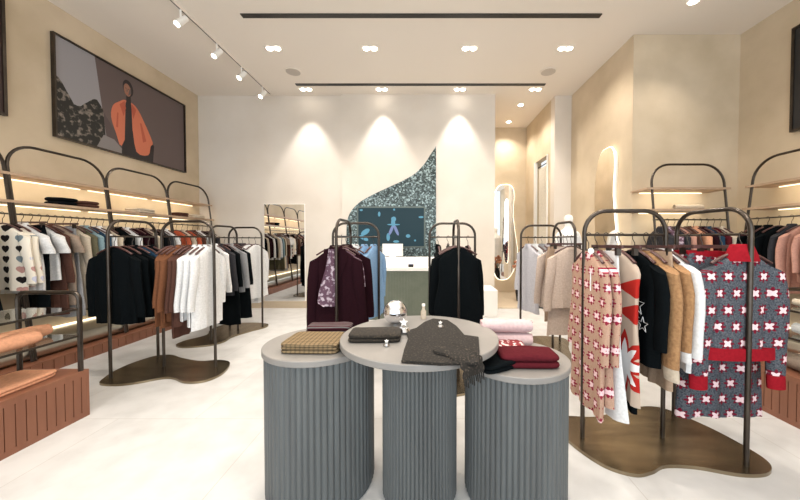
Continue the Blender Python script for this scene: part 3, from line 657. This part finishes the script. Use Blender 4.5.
def plinth(label, loc, rz, ln, dep, ht, group='slatted wooden plinths'):
    t = thing('wooden_plinth', label, 'plinth', loc, rz, group)
    mb = MB(); mb.box(.01, dep - .012, 0, ln, 0, ht)
    mb.build('core', M['wood'], t, False)
    f = MB(); f.box(dep - .012, dep, 0, ln, 0, ht * .13).box(dep - .012, dep, 0, ln, ht * .9, ht)
    k = int(ln / .1)
    for i in range(k): f.box(dep - .012, dep - .001, i * ln / k + (.004 if i else 0), (i + 1) * ln / k - .004, ht * .13, ht * .9)
    f.build('slat_panel', M['wood'], t, False); return t
def bench(label, loc, rz, ln):
    t = thing('metal_bench', label, 'bench', loc, rz)
    P = [(.01, .13), (.46, .13), (.52, .17), (.545, .24), (.53, .30), (.50, .31), (.01, .31)]
    o = MB().prism([(p[0], p[1]) for p in P], 0, ln, 'y').build('bench_body', M['silver'], t); 
    MB().box(.03, .045, .1, ln - .1, .31, .33).build('light_strip', M['led'], t, False)
    return t
Y0 = 1.2
_, xr = wall_unit('row of bronze arched shelving along the left wall', (XL, Y0, 0), 0, 5)
plinth('low long wooden plinth under the left wall shelving', (XL, Y0, 0), 0, 5.0, .65, .13)
bench('silver rounded bench on the low plinth along the left wall', (XL, Y0, 0), 0, 5.0)
RX = XL + xr
W = 'left wall rail'
its = [('sweater', 'sweater', 'cream heart-pattern sweater', sweater('hearts', .46, .66, .5)), ('sweater', 'sweater', 'cream heart knit', sweater('hearts', .44, .64, .5)), ('shirt', 'polo shirt', 'white polo shirt with heart', tee('white', .44, .72, col='shirt')), ('trousers', 'trousers', 'black trousers', trous('black', .40, 1.0)), ('shirt', 'shirt', 'white tee', tee('white', .42, .6)),
       ('jacket', 'jacket', 'charcoal brown coat', shirt('darkbrown', .42, 1.0)), ('shirt', 'shirt', 'taupe short-sleeved top', tee('taupe', .42, .9)), ('sweater', 'sweater', 'beige long cardigan', dress('cream', .40, .98)), ('coat', 'coat', 'dark olive coat', dress('olive', .42, 1.0)),
       ('shirt', 'shirt', 'steel blue shirt', shirt('steel', .42, .68)), ('sweater', 'sweater', 'navy sweater', sweater('navy', .42, .7)), ('shirt', 'shirt', 'white loose shirt', shirt('white', .44, .7)), ('shirt', 'shirt', 'cream blouse', shirt('cream', .42, .66))]
its.insert(7, ('skirt', 'skirt', 'grey knitted long skirt', skirt('grey', .44, 1.05, .04)))
rail_of('second arch of left wall', 'near end', (RX, 3.1, 1.67), (RX, 4.15, 1.67), 0, its)
rail_of('third arch of left wall', 'near end', (RX, 4.26, 1.67), (RX, 5.14, 1.67), 0,
     [('jacket', 'jacket', 'black jacket', shirt('black')), ('shirt', 'shirt', 'white shirt', shirt('white')), ('sweater', 'sweater', 'burgundy sweater', sweater('burgundy')), ('jacket', 'jacket', 'dark wine jacket', shirt('burgundy', .42, .8)), ('shirt', 'shirt', 'cream shirt', shirt('cream')),
      ('sweater', 'sweater', 'black sweater', sweater('black')), ('coat', 'coat', 'dark coat', dress('charcoal')), ('shirt', 'shirt', 'white blouse', shirt('white'))])
rail_of('farthest arch of left wall', 'near end', (RX, 5.26, 1.67), (RX, 6.14, 1.67), 0,
     [('sweater', 'sweater', 'rust red sweater', sweater('rust')), ('shirt', 'shirt', 'cream shirt', shirt('cream')), ('sweater', 'sweater', 'orange red knit', sweater('rust')), ('jacket', 'jacket', 'dark brown jacket', shirt('darkbrown')), ('shirt', 'shirt', 'white shirt', shirt('white')), ('sweater', 'sweater', 'black sweater', sweater('black')), ('coat', 'coat', 'charcoal coat', dress('charcoal'))])
rail_of('nearest arches of left wall', 'near end', (RX, 1.3, 1.67), (RX, 3.0, 1.67), 0,
     [('dress', 'dress', 'long olive dress', dress('olive')), ('coat', 'coat', 'taupe coat', dress('taupe')), ('shirt', 'shirt', 'cream shirt', shirt('cream')), ('shirt', 'shirt', 'steel blue shirt', shirt('steel')), ('shirt', 'shirt', 'white shirt', shirt('white')), ('jacket', 'jacket', 'dark wine jacket', shirt('burgundy')), ('sweater', 'sweater', 'pink sweater', sweater('pink')),
      ('jacket', 'jacket', 'black jacket', shirt('black')), ('shirt', 'shirt', 'taupe shirt', shirt('taupe')), ('sweater', 'sweater', 'dark brown sweater', sweater('darkbrown')), ('skirt', 'skirt', 'black skirt', skirt('black', .42, .9))])
# alcove unit: runs along x facing the camera
_, xa = wall_unit('single bronze arched shelving unit in the right alcove', (3.03, YA, 0), -PI / 2, 1)
plinth('low wooden plinth under the alcove shelving', (3.03, YA, 0), -PI / 2, 1.1, .6, .13)
YR_ = YA - xa
rail_of('alcove rail', 'left', (3.1, YR_, 1.67), (3.98, YR_, 1.67), -PI / 2,
     [('jacket', 'jacket', 'dark grey jacket', shirt('charcoal')), ('shirt', 'shirt', 'plum print shirt', shirt('paisley')), ('jacket', 'jacket', 'charcoal jacket', shirt('charcoal')), ('sweater', 'sweater', 'pink sweater', sweater('pink')), ('jacket', 'jacket', 'dark brown jacket', shirt('darkbrown')), ('shirt', 'shirt', 'peach blouse', shirt('peach')),
      ('jacket', 'jacket', 'burgundy jacket', shirt('burgundy')), ('jacket', 'jacket', 'navy jacket', shirt('navy')), ('sweater', 'sweater', 'wine red sweater', sweater('wine')), ('shirt', 'shirt', 'cream shirt', shirt('cream'))], 8)
# right wall unit
_, xw = wall_unit('bronze arched shelving along the right wall', (XR, 4.0, 0), PI, 3)
plinth('low wooden plinth under the right wall shelving', (XR, 4.0, 0), PI, 3.0, .65, .13)
bench('silver rounded bench on the low plinth along the right wall', (XR, 4.0, 0), PI, 3.0)
RW = XR - xw
rail_of('right wall rail', 'far end', (RW, 3.95, 1.67), (RW, 2.85, 1.67), PI,
     [('jacket', 'jacket', 'black jacket', shirt('black', .42, .66)), ('jacket', 'jacket', 'black long jacket', shirt('black', .44, .8)), ('sweater', 'sweater', 'black sweater', sweater('black', .44, .7)), ('coat', 'coat', 'charcoal coat', shirt('charcoal', .44, .74)), ('sweater', 'sweater', 'dusty pink cardigan', sweater('pink', .44, .74)), ('sweater', 'sweater', 'dusty pink sweater', sweater('pink', .44, .6, .4)),
      ('shirt', 'shirt', 'dusty pink shirt', shirt('pink', .44, .78)), ('sweater', 'sweater', 'pale pink jumper', sweater('pink', .44, .6, .45)), ('sweater', 'sweater', 'pink knit', sweater('pink', .44, .66))], 6)

# ------------------------------------------------------------------ folded and rolled things
def folded(name, cat, label, loc, rz, w_, d_, h_, mat, layers=3, group=None, seed=1, tilt=0):
    rn = random.Random(seed); t = MB()
    lh = h_ / layers
    for l in range(layers):
        z0 = l * lh; ww = w_ / 2 * (1 - .02 * rn.random()); dd = d_ / 2 * (1 - .03 * rn.random()); ox = .004 * rn.uniform(-1, 1)
        rings = []
        for q in range(7):
            a = -PI / 2 + PI * q / 6; ins = (1 - math.cos(a)) * lh * .5; z = z0 + lh * .5 + lh * .49 * math.sin(a)
            r = []
            for k in range(36):
                th = 2 * PI * k / 36; c, s = math.cos(th), math.sin(th)
                x = (ww - ins) * math.copysign(abs(c) ** .28, c); y = (dd - ins) * math.copysign(abs(s) ** .28, s)
                r.append((x + ox, y, z + .003 * math.sin(x * 30 + seed + l) * (q > 3) * (1 if l == layers - 1 else .2) + .0))
            rings.append(r)
        t.loft(rings)
    o = t.build(name, M[mat], None); o.location = loc; o.rotation_euler = (0, tilt, rz); return tag(o, label, cat, group)
def rolled(name, cat, label, loc, rz, ln, r, mat, group=None, seed=0):
    mb = MB(); n = 26; rings = []
    m_ = 12
    for i in range(m_ + 1):
        u = i / m_; x = -ln / 2 + ln * u; e = min(u, 1 - u) * m_
        rr = r * (.80 if e < .1 else (.96 if e < 1.1 else 1)) 
        rings.append([(x, rr * math.cos(a) * 1.08, r * .9 + rr * .9 * math.sin(a) * (1 + .03 * math.sin(a * 3 + x * 14 + seed))) for a in [2 * PI * k / n for k in range(n)]])
    mb.loft(rings)
    for s in (-1, 1):
        P = [(s * (ln / 2 + .003), (.1 + .7 * q / 24) * r * math.cos(q * .62), r * .9 + (.1 + .66 * q / 24) * r * math.sin(q * .62)) for q in range(25)]
        mb.tube(P, .004, 5)
    o = mb.build(name, M[mat], None); o.location = loc; o.rotation_euler = (0, 0, rz); return tag(o, label, cat, group)
# items on the upper shelves
t = folded('folded_clothes', 'folded clothes', 'black folded bags on the lower shelf, nearest arch of left wall', (-4.35, 3.72, 1.813), 0, .22, .20, .09, 'black', 2, seed=2)
folded('folded_clothes', 'folded clothes', 'dark brown folded bundle behind the black one, left wall shelf', (-4.35, 3.98, 1.813), 0, .2, .2, .08, 'darkbrown', 2, seed=3)
folded('folded_clothes', 'folded clothes', 'white folded knit on the left wall shelf, middle arch', (-4.35, 4.75, 1.813), 0, .24, .3, .06, 'cream', 2, seed=4)
folded('folded_clothes', 'folded clothes', 'white folded knit on the left wall shelf, farthest arch', (-4.35, 5.85, 1.813), 0, .24, .3, .06, 'cream', 2, seed=5)
folded('folded_clothes', 'folded clothes', 'small dark folded piece on the left wall shelf, farthest arch', (-4.35, 5.5, 1.813), 0, .22, .2, .07, 'darkbrown', 2, seed=6)
rolled('rolled_clothes', 'rolled clothes', 'cream rolled knit on the alcove shelf', (3.66, 4.32, 1.813), 0, .38, .045, 'cream')
rolled('rolled_clothes', 'rolled clothes', 'black rolled bundle on the right wall shelf', (4.32, 3.05, 1.813), PI / 2, .95, .06, 'black')

# ------------------------------------------------------------------ gondolas in front left and right
def gondola(label, loc, rz, ln, side):
    """local: origin far front corner; +x toward wall, -y toward camera"""
    t = thing('display_gondola', label, 'display stand', loc, rz)
    ht = .37; dp = .52
    f = MB(); f.box(.012, dp, -ln, 0, 0, ht) if side > 0 else f.box(-dp, -.012, -ln, 0, 0, ht)
    f.build('wooden_base', M['wood'], t, False)
    f = MB(); s = side
    def X(a, b): return (min(s * a, s * b), max(s * a, s * b))
    f.box(*X(0, .012), -ln, 0, 0, .04).box(*X(0, .012), -ln, 0, ht - .045, ht)
    k = int(ln / .055)
    for i in range(k): f.box(*X(0.001, .012), -ln + i * ln / k + .003, -ln + (i + 1) * ln / k - (.003 if i < k - 1 else 0), .04, ht - .045)
    f.box(*X(0, .012), -.02, 0, .04, ht - .045)
    f.build('slat_panel', M['wood'], t, False)
    for y_ in (-.04, -ln + .04):
        P = hoop_path((s * .02, y_), (s * (dp - .02), y_), ht, .99, .06)
        MB().tube(P, .016, 8).build('end_frame', M['bronze'], t)
    for z_ in (.86, .65):
        g_ = MB().box(*X(.02, dp - .02), -ln + .03, -.03, z_ - .006, z_ + .006).build('glass_shelf', M['glass'], t, False)
        MB().box(*X(.015, .02), -ln + .03, -.03, z_ - .008, z_ + .008).build('shelf_edge', M['bronze'], g_, False)
    return t
gondola('slatted wooden display stand with glass shelves at the left edge', (-2.69, 2.46, 0), 0, 1.9, -1)
gondola('slatted wooden display stand with glass shelves at the right edge', (2.77, 2.62, 0), 0, 2.0, 1)
rolled('rolled_clothes', 'rolled clothes', 'peach rolled knit on the left display stand, back one', (-2.93, 2.08, .657), PI / 2, .62, .055, 'peach')
rolled('rolled_clothes', 'rolled clothes', 'peach rolled knit on the left display stand, front one', (-2.79, 1.90, .657), PI / 2, .62, .055, 'peach')
folded('folded_clothes', 'folded clothes', 'peach sweater laid on the wooden base at the left edge', (-2.93, 1.98, .371), .06, .34, .75, .04, 'peach', 2, seed=9)
rolled('rolled_clothes', 'rolled clothes', 'white rolled knit on the right display stand, lower shelf', (2.95, 2.15, .657), PI / 2, .6, .05, 'white')
rolled('rolled_clothes', 'rolled clothes', 'white rolled knit on the right display stand, top shelf', (3.0, 2.2, .867), PI / 2, .6, .035, 'cream')
rolled('rolled_clothes', 'rolled clothes', 'grey rolled knit on the wooden base of the right display stand', (2.95, 2.1, .371), PI / 2, .8, .075, 'taupe')

# ------------------------------------------------------------------ round tables
def round_table(label, x, y, rt, zt, rb):
    t = thing('round_table', label, 'table', (x, y, 0), 0, 'fluted round display tables')
    n = 4 * 60
    MB().lathe([(rb - .006, 0), (rb - .006, .012)], n=48).build('foot', M['flute'], t)
    rings = []
    for z in (.012, zt - .032):
        rings.append([((rb - .008 + .008 * abs(math.sin(PI * k / 4)) ** .5) * math.cos(2 * PI * k / n), (rb - .008 + .008 * abs(math.sin(PI * k / 4)) ** .5) * math.sin(2 * PI * k / n), z) for k in range(n)])
    MB().loft(rings).build('fluted_drum', M['flute'], t, True, 20)
    bevel(MB().lathe([(rt, zt - .032), (rt, zt)], n=96).build('tabletop', M['table'], t), .004)
    return t
round_table('round fluted grey table, leftmost of the three', -.605, 1.80, .312, .81, .302)
round_table('round fluted grey table with the widest top, in the middle', -.03, 1.72, .43, .875, .207)
round_table('round fluted grey table, rightmost and lowest of the three', .505, 1.73, .288, .75, .278)
Z1, Z2, Z3 = .811, .876, .751
folded('folded_scarf', 'scarf', 'tan plaid folded scarf on the left round table', (-.60, 1.70, Z1), -.03, .31, .24, .05, 'plaid', 3, seed=3)
folded('folded_scarf', 'scarf', 'burgundy and grey folded knit behind the plaid scarf', (-.585, 1.90, Z1), .03, .27, .13, .07, 'knit_stripe', 3, seed=4)
folded('folded_sweater', 'sweater', 'dark tweed folded piece on the left of the middle table', (-.265, 1.64, Z2), .02, .275, .16, .042, 'tweed2', 2, seed=5)
# sweater laid flat and hanging over the edge
sx = []
for px, py in ((424, 322), (433, 318.5), (448, 320), (457, 326), (465, 335), (479, 337), (480, 351), (479, 363), (440, 364), (401, 361), (404, 349), (408, 338), (406, 331), (416, 328)):
    d_ = 310 * (1.4 - .89) / (py - 240); sx.append(((px - 425) * d_ / 310, d_))
t = thing('laid_sweater', 'brown speckled sweater laid flat on the middle round table', 'sweater', (0, 0, 0))
o = MB().prism(sx, Z2, Z2 + .014).build('sweater_body', M['tweed'], t); bevel(o, .005, 3)
P_ = smooth_open([(.085, 1.44, Z2 + .02), (.15, 1.37, Z2 + .019), (.188, 1.322, Z2 + .012), (.203, 1.302, Z2 - .01), (.206, 1.299, Z2 - .045)])
rg = []
for i, p in enumerate(P_):
    w_ = .062 + .006 * math.sin(i * 1.1)
    rg.append([(p[0] + .78 * u * w_, p[1] + .62 * u * w_ - (0 if v else .007), p[2] + v * .008 + (.004 * math.sin(u * 7))) for u, v in ((-1, 0), (-.5, 0), (0, 0), (.5, 0), (1, 0), (1, 1), (.5, 1), (0, 1), (-.5, 1), (-1, 1))])
MB().loft(rg).build('sleeve', M['tweed'], t)
fb = MB()
for i in range(11):
    u = -1 + .2 * i; p = P_[-1]; fb.tube([(p[0] + .78 * u * .06, p[1] + .62 * u * .06, p[2]), (p[0] + .78 * u * .06 + .004, p[1] + .62 * u * .06, p[2] - .03 - .008 * (i % 3))], .003, 5)
fb.build('fringe', M['tweed'], t)
o = tag(folded('folded_sweater', 'sweater', 'black soft piece draped at the back of the right table', (.335, 1.60, Z3), .5, .20, .22, .045, 'black', 2, seed=6), 'black soft piece on the left part of the right table', 'sweater')
rolled('rolled_sweater', 'sweater', 'pale pink folded sweater, lower of two on the right table', (.50, 1.90, Z3), -.08, .30, .045, 'rose', 'pink folded sweaters')
rolled('rolled_sweater', 'sweater', 'pale pink folded sweater, top of two on the right table', (.50, 1.90, Z3 + .082), -.05, .30, .045, 'rose', 'pink folded sweaters')
folded('folded_sweater', 'sweater', 'deep red folded sweater at the front of the right table', (.535, 1.62, Z3), -.02, .30, .17, .07, 'wine', 2, seed=7)
M['redwhite'] = noisy('red_white_knit', (.2, .015, .02), (.7, .6, .58), 38, .9, detail=1, lo=.52, hi=.58)
folded('folded_sweater', 'sweater', 'red and white patterned folded knit under the pink ones, right table', (.47, 1.80, Z3), -.1, .22, .14, .05, 'redwhite', 2, seed=12)
t = thing('mirror_ball', 'silver mirror ball on the middle table', 'ornament', (-.185, 1.92, Z2))
m = base('mirror_tiles', (.85, .86, .9), .12, 1); bb = m.node_tree.nodes['Principled BSDF']; vo = N(m, 'ShaderNodeTexVoronoi'); vo.inputs['Scale'].default_value = 45; tc = N(m, 'ShaderNodeTexCoord'); L(m, tc.outputs['Object'], vo.inputs['Vector']); bp = N(m, 'ShaderNodeBump'); bp.inputs['Strength'].default_value = .35; bp.inputs['Distance'].default_value = .01; L(m, vo.outputs['Color'], bp.inputs['Height']); L(m, bp.outputs[0], bb.inputs['Normal'])
MB().ball((0, 0, .076), .074, 20).build('ball', m, t); MB().lathe([(.02, 0), (.02, .006)], n=16).build('cap', M['chrome'], t)
def ornament(label, loc, s):
    t = thing('silver_ornament', label, 'ornament', loc)
    MB().lathe([(.03 * s, 0), (.04 * s, .012 * s), (.03 * s, .03 * s), (.012 * s, .036 * s)], n=18).build('ornament_base', M['chrome'], t)
    mb = MB(); mb.prism([((.026 if i % 2 == 0 else .012) * s * math.cos(PI / 2 + i * PI / 5), .062 * s + (.026 if i % 2 == 0 else .012) * s * math.sin(PI / 2 + i * PI / 5)) for i in range(10)], -.004, .004, 'y')
    mb.build('star', M['white_paint'], t, False)
ornament('silver star ornament in front of the mirror ball', (-.12, 1.74, Z2), .95)
ornament('small silver ornament lying on the brown speckled sweater', (.09, 1.80, Z2 + .014), .45)
ornament('small white ornament in front of the folded dark tweed', (-.19, 1.52, Z2), .4)
t = thing('glass_bottle', 'slim pale bottle at the back of the middle table', 'bottle', (-.01, 2.05, Z2))
MB().lathe([(.018, 0), (.018, .05), (.009, .065), (.009, .085)], n=16).build('bottle_body', M['cream'], t); MB().lathe([(.011, .085), (.011, .1)], n=12).build('bottle_cap', M['white_paint'], t)

# ------------------------------------------------------------------ mannequin behind the pale rack
t = thing('mannequin', 'white mannequin standing behind the rack of pale clothes', 'mannequin', (2.47, 5.35, 0), 0)
me = bpy.data.meshes.new('mannequin_body')
V = [(0, 0, 1.0), (0, 0, 1.15), (0, 0, 1.35), (0, 0, 1.52), (0, 0, 1.62), (0, -.01, 1.74), (0, -.01, 1.84), (.17, 0, 1.50), (.22, 0, 1.25), (.23, -.03, 1.0), (-.17, 0, 1.50), (-.22, 0, 1.25), (-.23, -.03, 1.0), (.09, 0, .9), (.10, 0, .5), (.10, .02, .1), (.11, -.1, .05), (-.09, 0, .9), (-.10, 0, .5), (-.10, .02, .1), (-.11, -.1, .05)]
R_ = [.13, .11, .14, .12, .05, .085, .075, .055, .042, .03, .055, .042, .03, .09, .06, .04, .03, .09, .06, .04, .03]
E = [(0, 1), (1, 2), (2, 3), (3, 4), (4, 5), (5, 6), (3, 7), (7, 8), (8, 9), (3, 10), (10, 11), (11, 12), (0, 13), (13, 14), (14, 15), (15, 16), (0, 17), (17, 18), (18, 19), (19, 20)]
me.from_pydata(V, E, []); me.materials.append(M['white_paint']); o = link('mannequin_body', me, t)
sk = o.modifiers.new('skin', 'SKIN'); sk.use_smooth_shade = True
me.update()
lay = me.skin_vertices[0] if me.skin_vertices else None
if lay is None:
    bpy.context.view_layer.objects.active = o
    bpy.ops.mesh.customdata_skin_add(); lay = me.skin_vertices[0]
for i, r in enumerate(R_): lay.data[i].radius = (r, r * .8); 
lay.data[0].use_root = True
o.modifiers.new('sub', 'SUBSURF').levels = 2; o.modifiers['sub'].render_levels = 2
MB().lathe([(.06, 1.50), (.20, 1.46), (.22, 1.3), (.19, 1.1), (.23, .85), (.25, .6)], n=24).build('tunic', M['white'], t).scale = (1, .7, 1)
o = MB().lathe([(.22, 0), (.22, .02)], n=32).build('stand_disc', M['chrome'], t)
